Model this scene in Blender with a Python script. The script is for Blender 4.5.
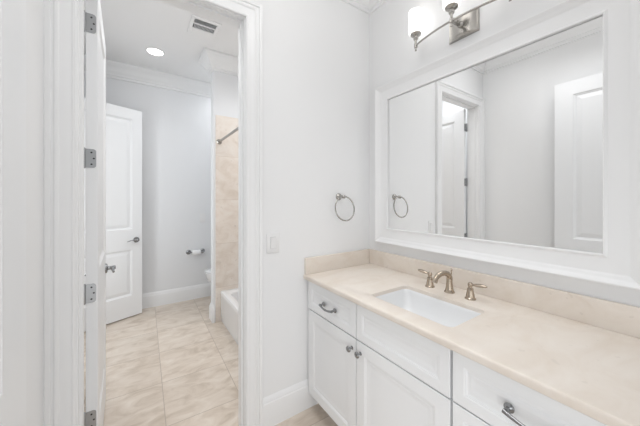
import bpy, bmesh, math, random
from mathutils import Vector, Matrix
random.seed(4)
for o in list(bpy.data.objects): bpy.data.objects.remove(o)
SC = bpy.context.scene
COL = SC.collection
R = math.radians
PI = math.pi

# ------------------------------------------------------------------ camera
cam = bpy.data.cameras.new('camera'); camo = bpy.data.objects.new('camera', cam); COL.objects.link(camo)
camo.location = (0, 0, 1.39)
camo.rotation_euler = (R(90), 0, -R(33.95))
cam.sensor_width = 36; cam.lens = 36*270/640; cam.shift_y = -14.5/640; cam.clip_start = .02
SC.camera = camo
# ------------------------------------------------------------------ world, lights, exposure
SC.view_settings.view_transform = 'Standard'; SC.view_settings.look = 'None'
SC.view_settings.gamma = 1; SC.view_settings.use_curve_mapping = False
SC.view_settings.exposure = 0.03
w = bpy.data.worlds.new('daylight'); SC.world = w; w.use_nodes = True
w.node_tree.nodes['Background'].inputs[0].default_value = (.93, .96, 1, 1)
w.node_tree.nodes['Background'].inputs[1].default_value = .3
def area(name, loc, rot, sx, sy, power, col=(1, 1, 1), spread=180):
    l = bpy.data.lights.new(name, 'AREA'); l.shape = 'RECTANGLE'; l.size = sx; l.size_y = sy
    l.energy = power; l.color = col; l.spread = R(spread)
    o = bpy.data.objects.new(name, l); COL.objects.link(o); o.location = loc; o.rotation_euler = rot
    return o
def point_fill(name, loc, power, r=.08):
    l = bpy.data.lights.new(name, 'POINT'); l.energy = power; l.shadow_soft_size = r; l.color = (1, .985, .97)
    o = bpy.data.objects.new(name, l); COL.objects.link(o); o.location = loc
area('low_rear_fill', (.4, -1.58, .7), (R(90), 0, 0), 1.2, 1.2, 6.4, (.985, .99, 1), 120)  # added fill, low behind the camera; no known source there
area('tall_rear_fill', (.55, -1.58, 1.25), (R(90), 0, 0), 1.4, 2.3, 2.1, (.985, .99, 1), 130)  # second added fill behind the camera, taller; no window stands there
area('entry_fill', (-.34, -.33, .62), (R(86), 0, R(-52)), .6, 1.1, 2.8, (.96, .98, 1), 110)  # fill added in the entry doorway to brighten the cabinet fronts
point_fill('vanity_point_fill', (.72, 1.0, 2.66), 2.8)  # added point fill for the upper walls, no lamp body
point_fill('room_point_fill', (.6, 0, 2.62), 4.6, .1)  # unseen point fill, added to even out the vanity room
area('doorside_fill', (.15, 1.15, 2.95), (0, 0, 0), .5, .5, 1.2, (.985, .99, 1), 130)  # added fill above the doorway side, not a fixture
area('room_top_fill', (.25, .65, 2.95), (0, 0, 0), .5, .5, 3.0, (.985, .99, 1), 120)  # soft overhead fill added for the vanity room, no fixture
area('counter_fill', (.95, .8, 2.9), (0, 0, 0), .5, .8, 1.4, (.985, .99, 1), 70)  # narrow fill added to lift the counter and sink
area('bathroom_fill', (.02, 1.98, 2.96), (0, 0, 0), .7, .5, 10, (.97, .985, 1))  # added fill, hidden from view behind the doorway head
area('tub_fill', (1.1, 2.4, 2.96), (0, 0, 0), .5, .8, 5.4, (.97, .985, 1), 125)  # fill added out of sight over the tub
area('toilet_fill', (1.2, 3.72, 2.9), (0, 0, 0), .4, .4, 3.5, (.97, .985, 1))  # hidden fill added in the toilet nook behind the stub wall
area('closet_doorway_fill', (-.62, 3.1, 1.3), (R(90), 0, R(-90)), .4, 2.0, 8.4, (.95, .98, 1))  # made-up fill panel in the closet doorway, brightens the bathroom

# ------------------------------------------------------------------ materials
def mat(name, col, rough=.5, metal=0, bump=0, bscale=60, var=0, vscale=3, emit=0, coat=0, spec=.5):
    m = bpy.data.materials.new(name); m.use_nodes = True
    nt = m.node_tree; b = nt.nodes['Principled BSDF']
    b.inputs['Base Color'].default_value = (*col, 1)
    b.inputs['Roughness'].default_value = rough; b.inputs['Metallic'].default_value = metal
    b.inputs['Specular IOR Level'].default_value = spec
    if coat: b.inputs['Coat Weight'].default_value = coat
    if emit:
        b.inputs['Emission Color'].default_value = (*col, 1); b.inputs['Emission Strength'].default_value = emit
    tc = nt.nodes.new('ShaderNodeTexCoord')
    if var:
        n = nt.nodes.new('ShaderNodeTexNoise'); n.inputs['Scale'].default_value = vscale; n.inputs['Detail'].default_value = 4
        nt.links.new(tc.outputs['Object'], n.inputs['Vector'])
        mx = nt.nodes.new('ShaderNodeMix'); mx.data_type = 'RGBA'
        mx.inputs[6].default_value = (*[c*(1-var) for c in col], 1); mx.inputs[7].default_value = (*[min(1, c*(1+var)) for c in col], 1)
        nt.links.new(n.outputs['Fac'], mx.inputs[0]); nt.links.new(mx.outputs[2], b.inputs['Base Color'])
    if bump:
        n = nt.nodes.new('ShaderNodeTexNoise'); n.inputs['Scale'].default_value = bscale; n.inputs['Detail'].default_value = 3
        nt.links.new(tc.outputs['Object'], n.inputs['Vector'])
        bp = nt.nodes.new('ShaderNodeBump'); bp.inputs['Strength'].default_value = bump; bp.inputs['Distance'].default_value = .002
        nt.links.new(n.outputs['Fac'], bp.inputs['Height']); nt.links.new(bp.outputs['Normal'], b.inputs['Normal'])
    return m

def stone_mat(name, c1, c2, c3, grid=None, grout=None, axes=(0, 1), rough=.35, scale=3.0, pits=0, gw=.0022, skew=0):
    """limestone / travertine with soft clouding, veins and, with grid = (x0, y0, size_x, size_y), grout joints"""
    m = bpy.data.materials.new(name); m.use_nodes = True
    nt = m.node_tree; N = nt.nodes; L = nt.links; b = N['Principled BSDF']
    geo = N.new('ShaderNodeNewGeometry')
    def math_(op, a, b_=None):
        n = N.new('ShaderNodeMath'); n.operation = op
        for i, v in enumerate((a, b_)):
            if v is None: continue
            if isinstance(v, (int, float)): n.inputs[i].default_value = v
            else: L.new(v, n.inputs[i])
        return n.outputs[0]
    vec = geo.outputs['Position']
    sp = N.new('ShaderNodeSeparateXYZ'); L.new(vec, sp.inputs[0])
    if grid:
        x0, y0, sx, sy = grid
        u = math_('DIVIDE', math_('SUBTRACT', math_('SUBTRACT', sp.outputs[axes[0]], math_('MULTIPLY', math_('SUBTRACT', sp.outputs[axes[1]], y0), skew)), x0), sx); v = math_('DIVIDE', math_('SUBTRACT', math_('ADD', sp.outputs[axes[1]], math_('MULTIPLY', math_('SUBTRACT', sp.outputs[axes[0]], x0), skew)), y0), sy)
        cid = math_('ADD', math_('MULTIPLY', math_('FLOOR', u), 3.7), math_('MULTIPLY', math_('FLOOR', v), 7.3))
        cb = N.new('ShaderNodeCombineXYZ'); L.new(cid, cb.inputs[2]); L.new(math_('MULTIPLY', cid, 1.7), cb.inputs[0])
        va = N.new('ShaderNodeVectorMath'); va.operation = 'ADD'; L.new(vec, va.inputs[0]); L.new(cb.outputs[0], va.inputs[1]); vec = va.outputs[0]
    mp = N.new('ShaderNodeMapping'); L.new(vec, mp.inputs[0]); mp.inputs['Scale'].default_value = (1, 1.9, 1.9) if axes == (0, 1) else (1.3, 1, 1.6)
    mp.inputs['Rotation'].default_value = (0, 0, R(-18) if axes == (0, 1) else 0)
    n1 = N.new('ShaderNodeTexNoise'); n1.inputs['Scale'].default_value = scale; n1.inputs['Detail'].default_value = 6; n1.inputs['Roughness'].default_value = .6; n1.inputs['Distortion'].default_value = .8
    L.new(mp.outputs[0], n1.inputs['Vector'])
    cr = N.new('ShaderNodeValToRGB'); L.new(n1.outputs['Fac'], cr.inputs[0])
    cr.color_ramp.elements[0].position = .32; cr.color_ramp.elements[0].color = (*c1, 1)
    cr.color_ramp.elements[1].position = .7; cr.color_ramp.elements[1].color = (*c3, 1)
    e = cr.color_ramp.elements.new(.5); e.color = (*c2, 1)
    col = cr.outputs[0]
    if pits:
        n2 = N.new('ShaderNodeTexNoise'); n2.inputs['Scale'].default_value = 26; n2.inputs['Detail'].default_value = 2
        L.new(vec, n2.inputs['Vector'])
        f = math_('MULTIPLY', math_('GREATER_THAN', n2.outputs['Fac'], .71), pits)
        mx = N.new('ShaderNodeMix'); mx.data_type = 'RGBA'; L.new(f, mx.inputs[0]); L.new(col, mx.inputs[6]); mx.inputs[7].default_value = (*[c*.72 for c in c1], 1); col = mx.outputs[2]
    if grid:
        def edge(q, s):
            fr = math_('FRACT', q); return math_('MULTIPLY', math_('MINIMUM', fr, math_('SUBTRACT', 1.0, fr)), s)
        d = math_('MINIMUM', edge(u, sx), edge(v, sy))
        g = math_('LESS_THAN', d, gw)
        # a slight tone step from tile to tile
        wn = N.new('ShaderNodeTexWhiteNoise'); wn.noise_dimensions = '1D'; L.new(cid, wn.inputs['W'])
        hv = N.new('ShaderNodeHueSaturation'); L.new(col, hv.inputs['Color']); L.new(math_('ADD', math_('MULTIPLY', wn.outputs['Value'], .1), .95), hv.inputs['Value']); col = hv.outputs[0]
        mx = N.new('ShaderNodeMix'); mx.data_type = 'RGBA'; L.new(g, mx.inputs[0]); L.new(col, mx.inputs[6]); mx.inputs[7].default_value = (*grout, 1); col = mx.outputs[2]
        bp = N.new('ShaderNodeBump'); bp.inputs['Strength'].default_value = .4; bp.inputs['Distance'].default_value = .002; bp.invert = True
        L.new(g, bp.inputs['Height']); L.new(bp.outputs[0], b.inputs['Normal'])
    L.new(col, b.inputs['Base Color'])
    b.inputs['Roughness'].default_value = rough
    return m

M_wall = mat('wall_paint', (.86, .865, .87), .7, bump=.05, bscale=220)
M_bwall = mat('bath_wall_paint', (.83, .84, .855), .7, bump=.05, bscale=220)
M_ceil = mat('ceiling_paint', (.88, .88, .88), .8, bump=.05, bscale=200)
M_trim = mat('trim_enamel', (.88, .885, .89), .35, bump=.01, bscale=30)
M_door = mat('door_enamel', (.87, .88, .89), .35, bump=.012, bscale=40)
M_cab = mat('cabinet_lacquer', (.88, .89, .90), .32, bump=.008, bscale=40)
M_dark = mat('shadow_gap', (.08, .08, .08), .9)
M_gapgrey = mat('mirror_rebate', (.16, .16, .16), .8)
M_porc = mat('porcelain', (.86, .87, .88), .12, coat=.4)
M_tub = mat('bath_acrylic', (.84, .85, .86), .2, coat=.3)
M_nickel = mat('brushed_nickel', (.44, .425, .40), .27, 1, bump=.02, bscale=300)
M_champ = mat('warm_brushed_nickel', (.46, .39, .315), .27, 1, bump=.02, bscale=300)
M_steel = mat('satin_steel', (.31, .315, .32), .25, 1)
M_hinge = mat('hinge_steel', (.42, .43, .44), .38, 1, bump=.04, bscale=400)
M_screw = mat('screw_slot', (.05, .05, .05), .6, .3)
M_plastic = mat('white_plastic', (.85, .85, .85), .35)
M_paper = mat('tissue_paper', (.9, .9, .9), .9, bump=.2, bscale=200)
M_glass_sh = mat('lit_opal_glass', (1, .985, .965), .3, emit=1.45)
M_led = mat('lit_downlight_lens', (1, .98, .95), .3, emit=7)
M_louv = mat('vent_louver_enamel', (.74, .75, .76), .5)
M_mirror = mat('mirror_silver', (.94, .945, .945), .0, 1)
M_counter = stone_mat('cream_limestone', (.77, .69, .605), (.815, .745, .67), (.845, .785, .715), rough=.3, scale=4.5, pits=.22)
M_floor = stone_mat('travertine_floor_tile', (.55, .46, .375), (.685, .597, .51), (.78, .705, .625), grid=(.141, 1.885, .456, .47), grout=(.46, .385, .32), rough=.38, scale=5.0, gw=.002, skew=.017)
M_tile = stone_mat('travertine_wall_tile', (.74, .655, .575), (.83, .755, .685), (.88, .825, .765), grid=(.52, .385, .495, .495), grout=(.66, .575, .49), axes=(0, 2), rough=.4, scale=5, pits=.4, gw=.0016)
M_tiley = stone_mat('travertine_wall_tile_side', (.74, .655, .575), (.83, .755, .685), (.88, .825, .765), grid=(3.167, .385, .495, .495), grout=(.66, .575, .49), axes=(1, 2), rough=.4, scale=5, pits=.4, gw=.0016)

# ------------------------------------------------------------------ helpers
def link(name, bm, m, parent=None, smooth=None, doubles=True):
    if doubles: bmesh.ops.remove_doubles(bm, verts=bm.verts, dist=1e-5)
    bmesh.ops.recalc_face_normals(bm, faces=bm.faces)
    me = bpy.data.meshes.new(name); bm.to_mesh(me); bm.free()
    me.materials.append(m)
    o = bpy.data.objects.new(name, me); COL.objects.link(o)
    if smooth:
        for p in me.polygons: p.use_smooth = True
        try: me.set_sharp_from_angle(angle=R(smooth))
        except Exception: pass
    if parent: o.parent = parent
    return o
def tag(o, label=None, cat=None, group=None, kind=None):
    if label: o['label'] = label
    if cat: o['category'] = cat
    if group: o['group'] = group
    if kind: o['kind'] = kind
    return o
def thing(name, loc, rz=0, label=None, cat=None, group=None, kind=None):
    o = bpy.data.objects.new(name, None); COL.objects.link(o); o.empty_display_size = .05
    o.location = loc; o.rotation_euler = (0, 0, rz)
    return tag(o, label, cat, group, kind)
def B(): return bmesh.new()
def box(bm, x0, x1, y0, y1, z0, z1, bev=0, seg=2):
    r = bmesh.ops.create_cube(bm, size=1)
    vs = r['verts']
    for v in vs: v.co = Vector((x0+(v.co.x+.5)*(x1-x0), y0+(v.co.y+.5)*(y1-y0), z0+(v.co.z+.5)*(z1-z0)))
    if bev:
        es = list({e for v in vs for e in v.link_edges})
        bmesh.ops.bevel(bm, geom=es, offset=bev, segments=seg, affect='EDGES', profile=.5)
def xf(bm, mtx, start=0):
    bm.verts.ensure_lookup_table()
    for v in bm.verts[start:]: v.co = mtx @ v.co
def loft(bm, loops, cap0=True, cap1=True, close=True):
    vl = [[bm.verts.new(p) for p in lp] for lp in loops]
    n = len(vl[0])
    for a, b in zip(vl, vl[1:]):
        for i in range(n if close else n-1):
            j = (i+1) % n
            try: bm.faces.new((a[i], a[j], b[j], b[i]))
            except ValueError: pass
    if cap0: bm.faces.new(vl[0][::-1])
    if cap1: bm.faces.new(vl[-1])
    return vl
def lathe(bm, prof, mtx=Matrix(), seg=24, c0=True, c1=True):
    loft(bm, [[mtx @ Vector((r*math.cos(2*PI*i/seg), r*math.sin(2*PI*i/seg), z)) for i in range(seg)] for r, z in prof], c0, c1)
def axis(loc, d):
    return Matrix.Translation(loc) @ Vector(d).to_track_quat('Z', 'Y').to_matrix().to_4x4()
def tube(bm, pts, rad, seg=12, closed=False):
    pts = [Vector(p) for p in pts]; n = len(pts)
    if not isinstance(rad, (list, tuple)): rad = [rad]*n
    t = [(pts[(i+1) % n]-pts[i-1] if closed or 0 < i < n-1 else (pts[1]-pts[0] if i == 0 else pts[-1]-pts[-2])).normalized() for i in range(n)]
    up = Vector((0, 0, 1)) if abs(t[0].z) < .9 else Vector((1, 0, 0))
    s = t[0].cross(up).normalized(); loops = []
    for i in range(n):
        s = (s - t[i]*s.dot(t[i])).normalized(); q = t[i].cross(s)
        rr = rad[i] if isinstance(rad[i], (list, tuple)) else (rad[i], rad[i])
        loops.append([pts[i]+s*rr[0]*math.cos(2*PI*k/seg)+q*rr[1]*math.sin(2*PI*k/seg) for k in range(seg)])
    if closed: loops.append(loops[0]); loft(bm, loops, False, False)
    else: loft(bm, loops)
def sweep(bm, path, N, prof, closed=False):
    """mitred sweep of a closed profile (a = sideways, b = along N) along a polyline in the plane normal to N"""
    path = [Vector(p) for p in path]; N = Vector(N); n = len(path); loops = []
    for i in range(n):
        d0 = (path[i]-path[i-1]).normalized() if (i > 0 or closed) else None
        d1 = (path[(i+1) % n]-path[i]).normalized() if (i < n-1 or closed) else None
        s0 = N.cross(d0) if d0 else None; s1 = N.cross(d1) if d1 else None
        m = s1 if s0 is None else s0 if s1 is None else (s0+s1)/(1+s0.dot(s1))
        loops.append([path[i]+m*a+N*b for a, b in prof])
    if closed: loops.append(loops[0]); loft(bm, loops, False, False)
    else: loft(bm, loops)
def rrect(cx, cy, hx, hy, r, z, n=6):
    out = []
    for sx, sy, a0 in ((1, 1, 0), (-1, 1, 90), (-1, -1, 180), (1, -1, 270)):
        for k in range(n+1):
            a = R(a0+90*k/n); out.append(Vector((cx+sx*(hx-r)+r*math.cos(a), cy+sy*(hy-r)+r*math.sin(a), z)))
    return out
def slab(bm, w, h, t, panels, rings, both=True, ch=.002):
    """door leaf or drawer front: x 0..w, y 0..t (face at y=0), z 0..h, with moulded panels (x0,x1,z0,z1)"""
    xs = sorted({ch, w-ch, *[p[0] for p in panels], *[p[1] for p in panels]})
    zs = sorted({ch, h-ch, *[p[2] for p in panels], *[p[3] for p in panels]})
    for side in ((0, 1) if both else (0,)):
        Y = (lambda d: d) if side == 0 else (lambda d: t-d)
        V = lambda x, d, z: bm.verts.new((x, Y(d), z))
        for xa, xb in zip(xs, xs[1:]):
            for za, zb in zip(zs, zs[1:]):
                if any(p[0] <= xa and xb <= p[1] and p[2] <= za and zb <= p[3] for p in panels): continue
                bm.faces.new([V(xa, 0, za), V(xb, 0, za), V(xb, 0, zb), V(xa, 0, zb)])
        for p in panels:
            pr = [(0, 0)]+rings
            rc = lambda i, d: [(p[0]+i, d, p[2]+i), (p[1]-i, d, p[2]+i), (p[1]-i, d, p[3]-i), (p[0]+i, d, p[3]-i)]
            for (i0, d0), (i1, d1) in zip(pr, pr[1:]):
                A, Bq = rc(i0, d0), rc(i1, d1)
                for k in range(4):
                    j = (k+1) % 4
                    bm.faces.new([V(*A[k]), V(*A[j]), V(*Bq[j]), V(*Bq[k])])
            bm.faces.new([V(*q) for q in rc(*pr[-1])])
        i = [(ch, 0, ch), (w-ch, 0, ch), (w-ch, 0, h-ch), (ch, 0, h-ch)]; o = [(0, ch, 0), (w, ch, 0), (w, ch, h), (0, ch, h)]
        for k in range(4):
            j = (k+1) % 4; bm.faces.new([V(*i[k]), V(*i[j]), V(*o[j]), V(*o[k])])
    yb = t-ch if both else t
    c = [(0, 0), (w, 0), (w, h), (0, h)]
    for k in range(4):
        j = (k+1) % 4
        bm.faces.new([bm.verts.new((c[k][0], ch, c[k][1])), bm.verts.new((c[j][0], ch, c[j][1])), bm.verts.new((c[j][0], yb, c[j][1])), bm.verts.new((c[k][0], yb, c[k][1]))])
    if not both: bm.faces.new([bm.verts.new((x, t, z)) for x, z in c])

# ------------------------------------------------------------------ dimensions
XM = 1.506      # mirror wall
YD = 1.542      # near face of the wall with the doorway
YB = 1.66       # its far face
XL = -.315      # wall on the left
YR = -1.75      # rear wall behind the camera
YF = 4.08       # far bathroom wall
XBL = -.66      # left bathroom wall
ZC = 3.0
JL, JR, ZH = -.215, .512, 2.437     # doorway
WY0, WY1, WX = 3.179, 3.31, .70      # stub wall between tub and toilet

def struct(name, bm, m, label=None, **k):
    return tag(link(name, bm, m, None, **k), label, None, None, 'structure')

# ------------------------------------------------------------------ structure
b = B(); box(b, -2.2, 1.75, YR-.1, YF+.12, -.08, 0); struct('floor', b, M_floor, 'square beige travertine floor tiles')
b = B(); box(b, -2.2, 1.75, YR-.1, YF+.12, ZC, ZC+.08); struct('ceiling', b, M_ceil, 'plain white ceiling')
b = B(); box(b, JR+.019, XM+.1, YD, YB, 0, ZC); box(b, XL-.1, JL-.019, YD, YB, 0, ZC); box(b, JL-.019, JR+.019, YD, YB, ZH+.019, ZC)
struct('wall_front', b, M_wall, 'pale wall holding the doorway, towel ring and light switch')
b = B(); box(b, XM, XM+.12, YR-.1, YD, 0, ZC); struct('wall_right', b, M_wall, 'pale wall behind the framed mirror')
EY0, EY1, EZ = -.68, .09, 2.445       # entry doorway in the left wall
b = B(); box(b, XL-.12, XL, EY1, YD, 0, ZC); box(b, XL-.12, XL, YR-.1, EY0, 0, ZC); box(b, XL-.12, XL, EY0, EY1, EZ, ZC)
struct('wall_left', b, M_wall, 'pale wall opposite the mirror')
b = B(); box(b, XL-.12, -.2, YR-.1, YR, 0, ZC); box(b, 1.35, XM, YR-.1, YR, 0, ZC); box(b, -.2, 1.35, YR-.1, YR, 2.5, ZC)
struct('wall_rear', b, M_wall, 'wall with a wide opening behind the camera')
b = B(); box(b, XBL-.1, 1.75, YF, YF+.1, 0, ZC); struct('wall_bathroom_far', b, M_bwall, 'grey far wall of the bathroom')
b = B(); box(b, XM, XM+.12, YB, YF, 0, ZC); struct('wall_bathroom_right', b, M_bwall, 'right wall of bathroom')
CY0, CY1 = 2.86, 3.63                  # closet doorway
b = B(); box(b, XBL-.1, XBL, YB, CY0, 0, ZC); box(b, XBL-.1, XBL, CY1, YF, 0, ZC); box(b, XBL-.1, XBL, CY0, CY1, 2.445, ZC); box(b, XBL-.1, XL-.1, YB-.02, YB, 0, ZC)
struct('wall_bathroom_left', b, M_bwall, 'left wall of the bathroom')
b = B(); box(b, -1.5, -1.4, CY0-.2, CY1+.2, 0, ZC); box(b, -1.4, XBL-.1, CY0-.2, CY0-.1, 0, ZC); box(b, -1.4, XBL-.1, CY1+.1, CY1+.2, 0, ZC)
struct('wall_closet', b, M_bwall, 'closet wall behind the far door')
b = B(); box(b, WX, XM, WY0, WY1, 0, ZC); struct('wall_stub', b, M_bwall, 'stub wall between the tub and the toilet')
# travertine around the tub
b = B(); box(b, WX+.022, XM-.012, WY0-.012, WY0, 0, 2.33); o = struct('wall_tile_far', b, M_tile, 'travertine tile at the far end of the tub')
b = B(); box(b, XM-.012, XM, YB, WY0, .30, 2.33); struct('wall_tile_right', b, M_tiley, 'travertine tile along the tub')
b = B(); box(b, .78, XM-.012, YB, YB+.012, .30, 2.33); struct('wall_tile_near', b, M_tile, 'travertine tile at the near end of the tub')

# crown moulding (b down from the ceiling)
CROWN = [(0, 0), (.115, 0), (.115, -.022), (.106, -.03), (.1, -.04), (.088, -.048), (.072, -.066), (.058, -.088), (.046, -.112), (.032, -.124), (.026, -.136), (.014, -.142), (.014, -.168), (0, -.17)]
b = B(); sweep(b, [(XL, YD, ZC), (XL, YR, ZC), (XM, YR, ZC), (XM, YD, ZC)], (0, 0, 1), CROWN, True)
struct('trim_1', b, M_trim, 'white crown moulding of the vanity room', smooth=25)
b = B(); sweep(b, [(XBL, YB, ZC), (XM, YB, ZC), (XM, WY0, ZC), (WX, WY0, ZC), (WX, WY1, ZC), (XM, WY1, ZC), (XM, YF, ZC), (XBL, YF, ZC)], (0, 0, 1), CROWN, True)
struct('trim_2', b, M_trim, 'white crown moulding of the bathroom', smooth=25)
# baseboards
BASE = [(0, 0), (.016, 0), (.016, .138), (.0145, .148), (.011, .153), (.011, .158), (.0085, .168), (.004, .18), (0, .186)]
def base(name, path, label):
    b = B(); sweep(b, path, (0, 0, 1), BASE); struct(name, b, M_trim, label, smooth=25)
CW = .097
base('baseboard_front', [(XM, YD, 0), (JR+CW+.006, YD, 0)], 'tall white baseboard beside the vanity')
base('baseboard_left', [(XL, YD, 0), (XL, EY1+CW+.006, 0)], 'white baseboard on the left wall')
base('baseboard_left_rear', [(XL, EY0-CW-.006, 0), (XL, YR, 0), (-.2, YR, 0)], 'white baseboard behind the camera')
base('baseboard_right', [(XM, YR, 0), (XM, .02, 0)], 'white baseboard past the vanity')
base('baseboard_bathroom', [(WX+.012, WY0, 0), (WX, WY0, 0), (WX, WY1, 0), (XM, WY1, 0), (XM, YF, 0), (XBL, YF, 0), (XBL, CY1+CW, 0)], 'tall white baseboard of the far bathroom wall')
base('baseboard_bathroom_left', [(XBL, CY0-CW, 0), (XBL, YB, 0), (JL-CW-.01, YB, 0)], 'white baseboard on the left bathroom wall')
# casings: path runs so that the profile grows away from the opening
CAS = [(0, 0), (0, .011), (.004, .014), (.010, .0155), (.013, .0125), (.05, .0145), (.055, .0185), (.064, .0205), (.069, .0165), (.074, .0165), (.077, .0235), (.09, .026), (.096, .024), (.097, .019), (.097, 0)]
def casing(name, A, Bp, zt, N, m=M_trim, label=None, setback=.005, prof=CAS):
    A = Vector(A); Bp = Vector(Bp); d = (Bp-A).normalized()*setback
    b = B(); pts = [A-d, A-d+Vector((0, 0, zt+setback)), Bp+d+Vector((0, 0, zt+setback)), Bp+d]
    sweep(b, pts, N, prof); return struct(name, b, m, label, smooth=25)
casing('trim_3', (JL, YD, 0), (JR, YD, 0), ZH, (0, -1, 0), label='white casing around the bathroom doorway')
casing('trim_4', (JR, YB, 0), (JL, YB, 0), ZH, (0, 1, 0), label='casing on the bathroom side of the doorway')
casing('trim_5', (XL, EY0, 0), (XL, EY1, 0), EZ, (1, 0, 0), label='casing around the entry doorway')
casing('trim_6', (XBL, CY0, 0), (XBL, CY1, 0), 2.445, (1, 0, 0), label='casing around the closet doorway')
# jamb with stop
b = B(); box(b, JL-.019, JL, YD, YB, 0, ZH+.019); box(b, JR, JR+.019, YD, YB, 0, ZH+.019); box(b, JL, JR, YD, YB, ZH, ZH+.019)
box(b, JL, JL+.011, YB-.085, YB-.05, 0, ZH); box(b, JR-.011, JR, YB-.085, YB-.05, 0, ZH); box(b, JL+.011, JR-.011, YB-.085, YB-.05, ZH-.011, ZH)
struct('trim_7', b, M_trim, 'white door jamb with stop')
b = B(); box(b, XL-.12, XL, EY1-.019, EY1, 0, EZ); box(b, XL-.12, XL, EY0, EY0+.019, 0, EZ); box(b, XL-.12, XL, EY0+.019, EY1-.019, EZ-.019, EZ)
struct('trim_8', b, M_trim, 'white jamb of the entry doorway')

# ------------------------------------------------------------------ doors
RINGS = [(.004, .003), (.010, .0075), (.014, .008), (.020, .0125), (.052, .005), (.056, .004)]
def lever_set(parent, x, z, y, sgn, dirx, m=M_steel):
    """rose and lever on the face at local y; sgn = outward y direction, dirx = which way the lever points"""
    b = B(); lathe(b, [(.033, 0), (.033, .004), (.030, .009), (.022, .012), (.0125, .014), (.0115, .036), (.014, .040), (.014, .052), (.010, .056)], axis((x, y, z), (0, sgn, 0)), 28)
    h = link('door_handle', b, m, parent, smooth=35)
    b = B(); pts = []; rad = []
    for k in range(11):
        f = k/10; pts.append((x+dirx*(.115*f-.004), y+sgn*(.047-.006*math.sin(PI*f)), z+.006*math.sin(f*PI*1.2)-.004*f)); rad.append((.0085-.002*f+.002*math.sin(PI*f), .0065-.002*f))
    tube(b, pts, rad, 12); link('lever', b, m, h, smooth=40)
def hinge(parent, z, leafw, hx, hy, xdir, ydir, h=.089):
    """leaf on the hinge edge (x = 0 plane) plus knuckles at (hx, hy)"""
    b = B(); c = []
    for k in range(7):
        a = R(90*k/6); c.append((leafw-.012+.012*math.sin(a), h/2-.012+.012*math.cos(a)))
    pr = [(0, h/2)]+c+[(p[0], -p[1]) for p in c[::-1]]+[(0, -h/2)]
    loft(b, [[Vector((x, ydir*p[0], z+p[1])) for p in pr] for x in (-.0005, -.0028)])
    lathe(b, [(.0045, -h/2-.004), (.0065, -h/2), (.0065, h/2), (.0045, h/2+.004)], Matrix.Translation((hx, hy, z)), 14)
    hg = link('hinge', b, M_hinge, parent, smooth=35)
    for q, zz in ((.55, .028), (.78, 0), (.55, -.028)):
        b = B(); lathe(b, [(.0042, 0), (.0038, .0012)], axis((-.0027, ydir*leafw*q, z+zz), (-1, 0, 0)), 10); link('screw', b, M_screw, hg)
DW, DT, DH = .715, .044, 2.425
def leaf(bm, w, stile=.112, zsplit=((.245, .78), (1.02, 2.305))):
    slab(bm, w, DH, DT, [(stile, w-stile, a, c) for a, c in zsplit], RINGS, True, .0015)
# bathroom door, opened a right angle into the bathroom
d1 = thing('door_1', (-.2056, 1.676, .012), R(92), 'white two panel bathroom door standing open, its hinge edge facing the vanity room', 'door', kind='structure')
b = B(); leaf(b, DW); xf(b, Matrix.Translation((0, -DT, 0))); link('door_leaf', b, M_door, d1)
for z in (.322, .927, 1.569, 2.212): hinge(d1, z, .038, -.004, .006, 1, -1)
lever_set(d1, DW-.065, .905, -DT, -1, -1); lever_set(d1, DW-.065, .905, 0, 1, -1)
b = B(); box(b, DW-.0005, DW+.0012, -.034, -.010, .875, .935, .0004, 1); link('latch_plate', b, M_hinge, d1)
# far door
d2 = thing('door_2', (-.612, 3.607, .012), R(24.4), 'white two panel door ajar in front of the grey far bathroom wall', 'door', kind='structure')
b = B(); leaf(b, DW, .105); link('door_leaf', b, M_door, d2)
lever_set(d2, DW-.065, .89, 0, -1, -1); lever_set(d2, DW-.065, .89, DT, 1, -1)
for z in (.322, .927, 1.569, 2.212): hinge(d2, z, .038, -.004, DT+.006, 1, 1)
# entry door, folded back against the left wall
d3 = thing('door_3', (-.206, .10, .012), R(90), 'white two panel entry door folded back along the left wall', 'door', kind='structure')
b = B(); leaf(b, .762, .128, ((.245, .78), (1.02, 2.305))); link('door_leaf', b, M_door, d3)
lever_set(d3, .762-.065, .872, 0, -1, -1); lever_set(d3, .762-.065, .872, DT, 1, -1)
for z in (.322, .927, 1.569, 2.212): hinge(d3, z, .038, -.004, DT+.006, 1, 1)

# ------------------------------------------------------------------ vanity cabinets
ZT, ZB_ = .889, .859        # countertop top and underside
XF = .931                   # plane of the door and drawer faces
FT = .019
KICK = .108
PR = [(.003, .0025), (.007, .003), (.010, .0065), (.017, .0075), (.021, .0065), (.036, .0085)]
def front(name, parent, ya, yb, za, zb, mg):
    """overlay front spanning ya > yb (left to right seen from the room)"""
    b = B(); w = ya-yb
    slab(b, w, zb-za, FT, [(mg, w-mg, mg, zb-za-mg)], PR, False, .002)
    xf(b, Matrix.Rotation(R(-90), 4, 'Z'))       # local x -> -Y, local y -> +X
    o = link(name, b, M_cab, parent); o.location = (XF-parent.location.x, ya-parent.location.y, za)
    return o
def pull(parent, y, z, L=.112):
    """arched pull between two round roses; parent origin at left lower corner of the front"""
    for k, s in enumerate((-1, 1)):
        b = B(); lathe(b, [(.0145, 0), (.0145, .003), (.0115, .006), (.0065, .009), (.0058, .022), (.0068, .026)], axis((0, y+s*L/2, z), (-1, 0, 0)), 20)
        if k == 0: p = link('pull', b, M_steel, parent, smooth=35)
        else: link('post', b, M_steel, p, smooth=35)
    b = B(); pts = []; rad = []
    for k in range(17):
        f = k/16; pts.append((-.0265-.006*math.sin(PI*f), y-L/2-.006+(L+.012)*f, z-.009*math.sin(PI*f))); rad.append(.0072-.0022*math.sin(PI*f)+.0014*math.exp(-((f-.5)/.06)**2))
    tube(b, pts, rad, 12); link('grip', b, M_steel, p, smooth=40)
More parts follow.
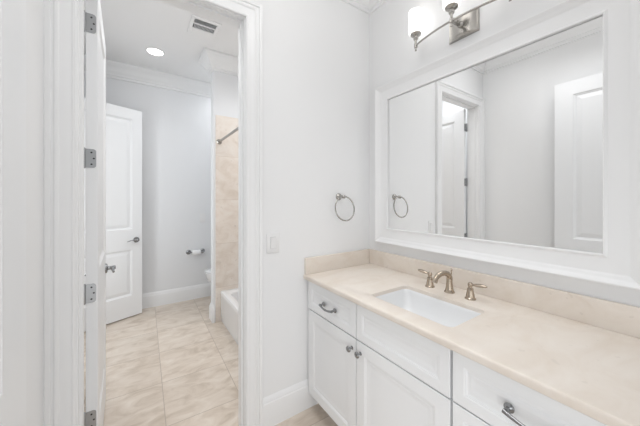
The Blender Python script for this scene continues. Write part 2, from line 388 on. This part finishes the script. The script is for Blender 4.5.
def knob(parent, y, z):
    b = B(); lathe(b, [(.0095, 0), (.0095, .002), (.0065, .004), (.005, .008), (.0055, .014), (.011, .018), (.0155, .022), (.016, .026), (.013, .030), (.006, .032)], axis((0, y, z), (-1, 0, 0)), 24)
    link('knob', b, M_steel, parent, smooth=35)
def carcass(parent, ya, yb, xb):
    x0 = XF+FT; ox, oy = parent.location.x, parent.location.y
    b = B(); t = .018
    for q in ((x0+.001, xb, ya-t, ya, KICK, ZB_), (x0+.001, xb, yb, yb+t, KICK, ZB_), (x0+.001, xb, yb+t, ya-t, KICK, KICK+t), (xb-.006, xb, yb+t, ya-t, KICK+t, ZB_),
              (x0+.001, x0+.02, yb+t, ya-t, .80, ZB_), (x0+.001, x0+.02, yb+t, ya-t, .645, .685), (x0+.001, x0+.02, yb+t, ya-t, KICK+t, .14)):
        box(b, q[0]-ox, q[1]-ox, q[2]-oy, q[3]-oy, q[4], q[5])
    link('cabinet_body', b, M_cab, parent)
    b = B(); box(b, x0+.07-ox, x0+.088-ox, yb-oy, ya-oy, 0, KICK)
    link('toe_kick', b, M_cab, parent)
YA, YM1, YM2, YE = 1.524, 1.051, .541, .045
v1 = thing('vanity_cabinet', (1.2, 1.03, 0), 0, 'white sink cabinet with a pair of doors, against the wall with the towel ring', 'cabinet', 'vanity cabinets')
carcass(v1, YA, YM2+.001, XM-.002)
d = front('drawer', v1, YA-.002, YM1+.0025, .668, .848, .04); pull(d, -(YA-YM1)/2, .083)
front('false_drawer_front', v1, YM1-.0025, YM2+.005, .668, .848, .04)
d = front('cabinet_door', v1, YA-.002, YM1+.0025, .112, .662, .058); knob(d, -(YA-YM1)+.033, .495)
d = front('cabinet_door', v1, YM1-.0025, YM2+.005, .112, .662, .058); knob(d, -.032, .495)
v2 = thing('vanity_cabinet', (1.2, .29, 0), 0, 'white drawer cabinet at the right under the counter', 'cabinet', 'vanity cabinets')
carcass(v2, YM2-.001, YE, XM-.002)
for za, zb in ((.668, .848), (.392, .663), (.112, .387)):
    d = front('drawer', v2, YM2-.005, YE, za, zb, .04); pull(d, -(YM2-YE)/2+.006, (zb-za)/2+(-.001 if za > .6 else .03), .128)
# filler strip between cabinet and wall is part of the sink cabinet
b = B(); box(b, XF+.012-1.2, XF+.03-1.2, YA-1.03, YD-.017-1.03, KICK, ZB_); box(b, XF+.012-1.2, XF+.03-1.2, YD-.017-1.03, YD-1.03-.0005, .19, ZB_)
link('filler_strip', b, M_cab, v1)

# ------------------------------------------------------------------ countertop with sink cut-out
SX, SY, SHX, SHY = 1.146, .803, .142, .220
CX0, CX1, CY0_, CY1_ = .906, XM-.001, .03, YD-.001
ct = B()
er = .009
offs = [(er, ZT), (er*.62, ZT-er*.08), (er*.29, ZT-er*.29), (er*.08, ZT-er*.62), (0, ZT-er), (0, ZB_+.006), (.0018, ZB_+.0018), (.006, ZB_)]
loops = [[Vector((CX0+o_, CY0_+o_, z)), Vector((CX1, CY0_+o_, z)), Vector((CX1, CY1_, z)), Vector((CX0+o_, CY1_, z))] for o_, z in offs]
vl = loft(ct, loops, False, False)
hl = [rrect(SX, SY, SHX+o_, SHY+o_, .03, z) for o_, z in ((.004, ZT), (.0012, ZT-.0012), (0, ZT-.004), (0, ZB_))]
hv = loft(ct, hl, False, False)
for A_, H_ in ((vl[0], hv[0]), (vl[-1], hv[-1])):
    es = [ct.edges.get((A_[i], A_[(i+1) % 4])) for i in range(4)]+[ct.edges.get((H_[i], H_[(i+1) % len(H_)])) for i in range(len(H_))]
    bmesh.ops.triangle_fill(ct, use_beauty=True, use_dissolve=False, edges=es)
co = thing('countertop', (1.2, .78, ZB_), 0, 'cream limestone vanity countertop with matching backsplash', 'countertop')
o = link('slab', ct, M_counter, co, smooth=30); o.location = (-1.2, -.78, -ZB_)
def splash(name, x0, x1, y0, y1):
    b = B(); box(b, x0-1.2, x1-1.2, y0-.78, y1-.78, ZT-ZB_, .997-ZB_, .0015, 1); link(name, b, M_counter, co)
splash('backsplash', XM-.021, XM-.001, CY0_, CY1_-.0005)
splash('side_splash', CX0+.006, XM-.022, CY1_-.0205, CY1_-.0005)

# sink (undermount, hangs below the cut-out)
sk = thing('sink', (SX, SY, .70), 0, 'white rectangular undermount sink set in the cream countertop', 'sink')
b = B(); Z0 = .70
inner = [(-.0006, .868, .03), (-.003, .870, .03), (-.005, .868, .03), (-.009, .855, .032), (-.018, .83, .04), (-.032, .795, .05), (-.052, .768, .055), (-.085, .748, .05), (-.115, .7395, .02)]
outer = [(-.09, .728, .04), (-.05, .735, .06), (-.02, .77, .05), (.012, .83, .04), (.03, .848, .04), (.03, .8585, .04), (-.0006, .8585, .03)]
lp = [rrect(0, 0, SHX+i, SHY+i, r, z-Z0) for i, z, r in inner]
lo = [rrect(0, 0, SHX+i, SHY+i, r, z-Z0) for i, z, r in outer]
loft(b, lp, False, True); loft(b, lo+[lp[0]], True, False)
link('basin', b, M_porc, sk, smooth=50)
b = B(); lathe(b, [(.0, .0395), (.012, .0400), (.016, .0425), (.021, .0425), (.0225, .0402)], Matrix.Translation((0, 0, 0)), 24, False, False); link('drain', b, M_nickel, sk, smooth=40)

# ------------------------------------------------------------------ faucet
FX, FY = 1.382, .812
fa = thing('faucet', (FX, FY, ZT), 0, 'brushed nickel widespread faucet with arched spout and two lever handles behind the sink', 'faucet')
b = B(); lathe(b, [(.0265, 0), (.0265, .003), (.024, .007), (.0215, .010), (.020, .016), (.0178, .03), (.0155, .05), (.0145, .066), (.0150, .078)], Matrix(), 28)
pts = []; rad = []
for k in range(25):
    a = R(-8+158*k/24); f = k/24
    pts.append((-.067+.068*math.cos(a), 0, .070+.041*math.sin(a))); rad.append(.0155-.0030*f)
pts.append((-.1325, 0, .079)); rad.append(.0132); pts.append((-.135, 0, .074)); rad.append(.0132)
tube(b, pts, rad, 16); link('spout', b, M_champ, fa, smooth=45)
b = B(); tube(b, [(.018, 0, .06), (.019, 0, .112)], .0026, 10); lathe(b, [(.002, 0), (.0052, .003), (.0058, .008), (.0035, .012), (.001, .014)], Matrix.Translation((.019, 0, .110)), 14); tube(b, [(.010, 0, .064), (.019, 0, .062)], .004, 10)
link('lift_rod', b, M_champ, fa, smooth=40)
for s in (1, -1):
    b = B(); lathe(b, [(.0255, 0), (.0255, .003), (.0235, .006), (.0205, .009), (.0195, .016), (.0165, .034), (.0138, .046), (.0145, .049), (.0145, .052), (.0095, .055), (.0085, .060), (.0110, .065), (.0118, .072), (.0098, .079), (.0045, .083)], Matrix.Translation((-.006, s*.1125, 0)), 26)
    h = link('handle', b, M_champ, fa, smooth=35)
    b = B(); pts = []; rad = []
    for k in range(13):
        f = k/12; pts.append((-.006, s*(.1125+.006+.072*f), .072+.007*math.sin(f*1.5))); r = .0058+.0052*math.sin(PI*max(0, f-.12)/.88)**1.0 if f < .97 else .004
        rad.append((r*1.15, r*.8))
    tube(b, pts, rad, 12); link('lever', b, M_champ, h, smooth=45)

# ------------------------------------------------------------------ framed mirror
MY0, MY1, MZ0, MZ1 = .255, 1.340, 1.176, 2.103
mi = thing('wall_mirror', (XM, (MY0+MY1)/2, (MZ0+MZ1)/2), 0, 'large rectangular mirror in a wide white moulded frame above the vanity', 'mirror')
oy, oz = mi.location.y, mi.location.z
FRP = [(0, .003), (0, .017), (.002, .0205), (.006, .0215), (.010, .0195), (.013, .0165), (.018, .0155), (.068, .0165), (.074, .0185), (.080, .0235), (.086, .0255), (.092, .0285), (.098, .034), (.104, .037), (.109, .036), (.111, .032), (.111, 0)]
b = B(); sweep(b, [(0, MY0-oy, MZ0-oz), (0, MY1-oy, MZ0-oz), (0, MY1-oy, MZ1-oz), (0, MY0-oy, MZ1-oz)], (-1, 0, 0), FRP, True)
# make sure the moulding grows away from the glass
if max(v.co.y for v in b.verts) < MY1-oy+.05:
    b.free(); b = B(); sweep(b, [(0, MY0-oy, MZ1-oz), (0, MY1-oy, MZ1-oz), (0, MY1-oy, MZ0-oz), (0, MY0-oy, MZ0-oz)], (-1, 0, 0), FRP, True)
link('frame', b, M_trim, mi, smooth=25)
b = B(); box(b, -.003, 0, MY0-oy-.01, MY1-oy+.01, MZ0-oz-.01, MZ1-oz+.01); link('backing', b, M_gapgrey, mi)
b = B(); box(b, -.009, -.003, MY0-oy+.0005, MY1-oy-.0035, MZ0-oz+.0005, MZ1-oz-.0035); link('glass', b, M_mirror, mi)

# ------------------------------------------------------------------ vanity light
LZ = 2.335
vl_ = thing('vanity_light', (XM, .80, LZ), 0, 'three light brushed nickel vanity fixture with white glass shades above the mirror', 'light fixture')
b = B(); lp = []
for i, (ins, dx) in enumerate(((0, 0), (0, .005), (.002, .008), (.007, .009), (.009, .0115), (.011, .012))):
    lp.append([])
    for zz in (-1, 1):
        ks = range(13) if zz < 0 else range(12, -1, -1)
        for k in ks:
            f = k/12*2-1; y = f*(.083-ins); bow = .022*(1-(f)**2) if dx else 0
            lp[-1].append(Vector((-dx-bow, y, .010+zz*(.060-ins))))
loft(b, lp); link('back_plate', b, M_nickel, vl_, smooth=30)
b = B(); pts = []
for k in range(33):
    f = k/32*2-1; pts.append((-.080-.045*(1-f*f), f*.264, 0))
tube(b, pts, .0055, 12); link('bar', b, M_nickel, vl_, smooth=40)
b = B(); tube(b, [(-.03, 0, .012), (-.06, 0, .004), (-.09, 0, -.001), (-.125, 0, 0)], .0075, 12)
lathe(b, [(.017, 0), (.016, .006), (.010, .012), (.008, .02)], axis((-.036, 0, .011), (-1, 0, -.15)), 20); lathe(b, [(.003, 0), (.0075, .003), (.0075, .008), (.003, .011)], axis((-.068, -.002, .014), (0, 0, 1)), 12)
link('arm', b, M_nickel, vl_, smooth=40)
for s in (1, 0, -1):
    x = -.080-.045*(1-s*s); y = s*.256
    b = B(); lathe(b, [(.002, -.033), (.0062, -.031), (.0062, -.026), (.0040, -.022), (.0048, -.014), (.0105, -.011), (.0105, .011), (.0075, .015), (.0075, .032), (.014, .040), (.015, .046), (.012, .049), (.012, .060), (.030, .066), (.033, .070), (.033, .075), (.026, .075), (.004, .074)], Matrix.Translation((x, y, 0)), 26)
    sk_ = link('lamp_holder', b, M_nickel, vl_, smooth=35)
    b = B(); lathe(b, [(.034, .0755), (.040, .078), (.0425, .083), (.0430, .205), (.0420, .210), (.040, .210), (.039, .086), (.032, .0815)], Matrix.Translation((x, y, 0)), 36)
    link('lamp_shade', b, M_glass_sh, sk_, smooth=35)

# ------------------------------------------------------------------ towel ring, switch
tr = thing('towel_ring', (1.200, YD, 1.402), 0, 'brushed nickel towel ring on the wall left of the mirror', 'towel ring')
b = B(); lathe(b, [(.0255, 0), (.0255, .004), (.023, .009), (.019, .012), (.0135, .016), (.011, .028), (.0105, .048), (.0125, .052), (.0125, .066), (.008, .071)], axis((0, 0, 0), (0, -1, 0)), 28); link('post', b, M_nickel, tr, smooth=35)
b = B(); rr = .084
tube(b, [(.001+rr*math.sin(2*PI*k/56), -.059+.012*math.cos(2*PI*k/56)-.012, -rr+.002+rr*math.cos(2*PI*k/56)) for k in range(56)], .0048, 12, True); link('ring', b, M_nickel, tr, smooth=60)
def switch(name, loc, rz, label, rocker=True):
    t = thing(name, loc, rz, label, 'light switch' if rocker else 'wall plate')
    b = B(); pw = .042 if rocker else .0365; box(b, -pw, pw, -.006, 0, -.061, .061, .0035, 2); link('plate', b, M_plastic, t, smooth=40)
    if rocker:
        b = B(); lp = [[Vector((x*sx, -y, z*sz)) for sx, sz in ((-1, -1), (1, -1), (1, 1), (-1, 1))] for x, y, z in ((.0172, .006, .0342), (.0172, .0095, .0342), (.0155, .0105, .0325))]
        loft(b, lp); xf(b, Matrix.Rotation(R(3), 4, 'X')); link('rocker', b, M_plastic, t)
        b = B(); box(b, -.0185, .0185, -.0064, -.0058, -.0355, .0355); link('surround', b, mat('switch_gap', (.45, .45, .45), .6), t)
    for s in (1, -1):
        b = B(); lathe(b, [(.003, 0), (.0028, .001)], axis((0, -.006, s*.049), (0, -1, 0)), 10); link('screw', b, M_plastic, t)
switch('light_switch', (.688, YD-.0003, 1.118), 0, 'white rocker light switch on the wall between doorway and vanity')
switch('wall_plate', (.752, YF-.0003, 1.115), 0, 'small blank white plate on the grey wall above the toilet', False)

# ------------------------------------------------------------------ bathroom objects
ph = thing('toilet_paper_holder', (.66, YF, .655), 0, 'two post nickel toilet paper holder on the grey far wall', 'toilet paper holder')
for k, s in enumerate((-1, 1)):
    b = B(); lathe(b, [(.032, 0), (.032, .004), (.027, .010), (.016, .015), (.012, .05), (.013, .054), (.013, .072), (.009, .076)], axis((s*.089, 0, 0), (0, -1, 0)), 24); link('post', b, M_steel, ph, smooth=35)
b = B(); tube(b, [(-.080, -.063, 0), (.080, -.063, 0)], .0075, 12); link('roller', b, M_steel, ph, smooth=50)
b = B(); mt = axis((0, 0, 0), (1, 0, 0)); lathe(b, [(.0155, -.052), (.033, -.052), (.034, -.050), (.034, .050), (.033, .052), (.0155, .052), (.0155, -.052)], mt, 28, False, False)
tp = link('toilet_paper_roll', b, M_paper, smooth=40); tp.location = (.66, YF-.063, .648); tag(tp, 'white toilet paper roll on the two post holder', 'toilet paper')

# toilet, facing left, tank against the right wall
to = thing('toilet', (1.128, 3.72, 0), 0, 'white toilet behind the stub wall by the grey far wall', 'toilet')
def egg(xf0, xb0, hw, z, n=36):
    out = []; z = z*1.08
    for k in range(n):
        a = 2*PI*k/n; c, s = math.cos(a), math.sin(a); m = (xf0+xb0)/2+.05*(xb0-xf0)
        x = m+(c*(xb0-m) if c > 0 else c*(m-xf0)); out.append(Vector((x, hw*s*(1-.04*(c < 0)*c*c), z)))
    return out
b = B(); loft(b, [egg(-.22, .18, .105, 0), egg(-.22, .18, .105, .02), egg(-.20, .17, .095, .08), egg(-.21, .17, .10, .16), egg(-.31, .18, .14, .25), egg(-.385, .20, .172, .31), egg(-.402, .21, .181, .355), egg(-.405, .21, .182, .385), egg(-.36, .17, .145, .387), egg(-.30, .10, .105, .33), egg(-.20, .02, .06, .22)], True, True)
box(b, .12, .30, -.10, .10, .0, .41, .03, 3); link('bowl', b, M_porc, to, smooth=50)
b = B(); loft(b, [egg(-.412, .195, .186, .388), egg(-.415, .2, .188, .396), egg(-.41, .195, .184, .402)]); link('seat', b, M_porc, to, smooth=50)
b = B(); loft(b, [egg(-.412, .195, .186, .407), egg(-.415, .2, .188, .414), egg(-.405, .19, .18, .424), egg(-.36, .15, .14, .428)]); link('lid', b, M_porc, to, smooth=50)
b = B(); loft(b, [rrect(.285, 0, .075, .19, .03, .41), rrect(.285, 0, .08, .205, .03, .50), rrect(.285, 0, .085, .215, .03, .73)]); link('tank', b, M_porc, to, smooth=50)
b = B(); loft(b, [rrect(.285, 0, .092, .222, .03, .73), rrect(.285, 0, .094, .224, .03, .745), rrect(.285, 0, .088, .218, .03, .758)]); link('tank_lid', b, M_porc, to, smooth=50)
b = B(); lathe(b, [(.012, 0), (.012, .006), (.006, .010), (.006, .02)], axis((.203, -.16, .67), (-1, 0, 0)), 16); tube(b, [(.186, -.165, .67), (.186, -.09, .662)], .006, 10); link('flush_lever', b, M_nickel, to, smooth=40)

# bathtub
TX0, TX1, TY0, TY1, TH = .772, XM-.014, YB+.014, WY0-.0135, .345
tb = thing('bathtub', ((TX0+TX1)/2, (TY0+TY1)/2, 0), 0, 'white alcove bathtub against the travertine tile', 'bathtub')
hx, hy = (TX1-TX0)/2, (TY1-TY0)/2
b = B(); loft(b, [rrect(0, 0, hx-.012, hy, .008, 0), rrect(0, 0, hx-.012, hy, .008, .05), rrect(0, 0, hx-.004, hy, .008, .058), rrect(0, 0, hx-.002, hy, .008, TH-.055), rrect(0, 0, hx, hy, .008, TH-.045), rrect(0, 0, hx, hy, .01, TH-.012), rrect(0, 0, hx-.004, hy-.003, .012, TH-.003), rrect(0, 0, hx-.012, hy-.01, .015, TH)]
     + [rrect(0, 0, hx-a, hy-a*1.2, r, TH-z) for a, r, z in ((.062, .09, 0), (.070, .1, .004), (.076, .11, .015), (.09, .12, .12), (.11, .13, .24), (.14, .13, .285), (.19, .1, .30))], True, True)
link('shell', b, M_tub, tb, smooth=40)
b = B(); lathe(b, [(.0, .001), (.018, .002), (.026, .002), (.028, 0)], Matrix.Translation((0, hy-.32, TH-.30)), 20, False, False); link('drain', b, M_nickel, tb, smooth=40)

# shower curtain rod
rd = thing('shower_curtain_rod', (.758, WY0-.012, 2.03), 0, 'straight nickel shower curtain rod across the tub alcove', 'curtain rod')
ln = WY0-.012-YB-.001
b = B(); tube(b, [(0, -.002, 0), (0, -ln+.002, 0)], .0125, 16); link('rod', b, M_nickel, rd, smooth=50)
for y, dd in ((0, -1), (-ln, 1)):
    b = B(); lathe(b, [(.030, 0), (.030, .004), (.024, .012), (.017, .02), (.0165, .03)], axis((0, y, 0), (0, dd, 0)), 24); link('flange', b, M_nickel, rd, smooth=35)

# recessed downlight
dl = thing('recessed_downlight', (.155, 3.468, ZC), 0, 'round lit recessed downlight in the bathroom ceiling', 'light')
b = B(); lathe(b, [(.074, -.0004), (.095, -.0004), (.095, -.004), (.090, -.006), (.078, -.005), (.074, -.002)], Matrix(), 40, False, False); link('trim_ring', b, M_ceil, dl, smooth=40)
b = B(); lathe(b, [(.0005, -.0030), (.074, -.0030)], Matrix(), 40, False, False); link('lens', b, M_led, dl)

l = bpy.data.lights.new('downlight_beam', 'AREA'); l.shape = 'DISK'; l.size = .14; l.energy = .9; l.spread = R(100); l.color = (.97, .985, 1)
o = bpy.data.objects.new('downlight_beam', l); COL.objects.link(o); o.location = (0, 0, -.0075); o.parent = dl

# ceiling vent
ve = thing('ceiling_vent', (.515, 2.722, ZC), 0, 'white ceiling air vent with two banks of grey louvers', 'vent')
b = B()
def vb(x0, x1, y0, y1, z0, z1, bev=0): box(b, x0-.515, x1-.515, y0-2.722, y1-2.722, z0, z1, bev, 1)
vb(.39, .42, 2.572, 2.868, -.010, -.0003, .003); vb(.608, .64, 2.572, 2.868, -.010, -.0003, .003); vb(.42, .608, 2.572, 2.613, -.010, -.0003, .003); vb(.42, .608, 2.762, 2.868, -.010, -.0003, .003); vb(.42, .608, 2.676, 2.690, -.010, -.0003)
link('frame', b, M_ceil, ve)
b = B(); vb(.419, .609, 2.612, 2.763, -.0025, -.0003); link('duct_shade', b, M_dark, ve)  # near-black sheet paints the shade inside the duct
for k in range(7):
    b = B(); y = 2.617+.0085*k; loft(b, [[Vector((x, y-2.722+q[0], q[1])) for q in ((0, -.0095), (.001, -.0095), (.006, -.0028), (.005, -.0028))] for x in (-.094, .092)]); link('louver', b, M_louv, ve)
for k in range(16):
    b = B(); x = .428+.0115*k; loft(b, [[Vector((x-.515+q[0], y, q[1])) for q in ((0, -.0095), (.0045, -.0095), (.0075, -.0028), (.005, -.0028))] for y in (2.691-2.722, 2.761-2.722)]); link('louver', b, M_louv, ve)
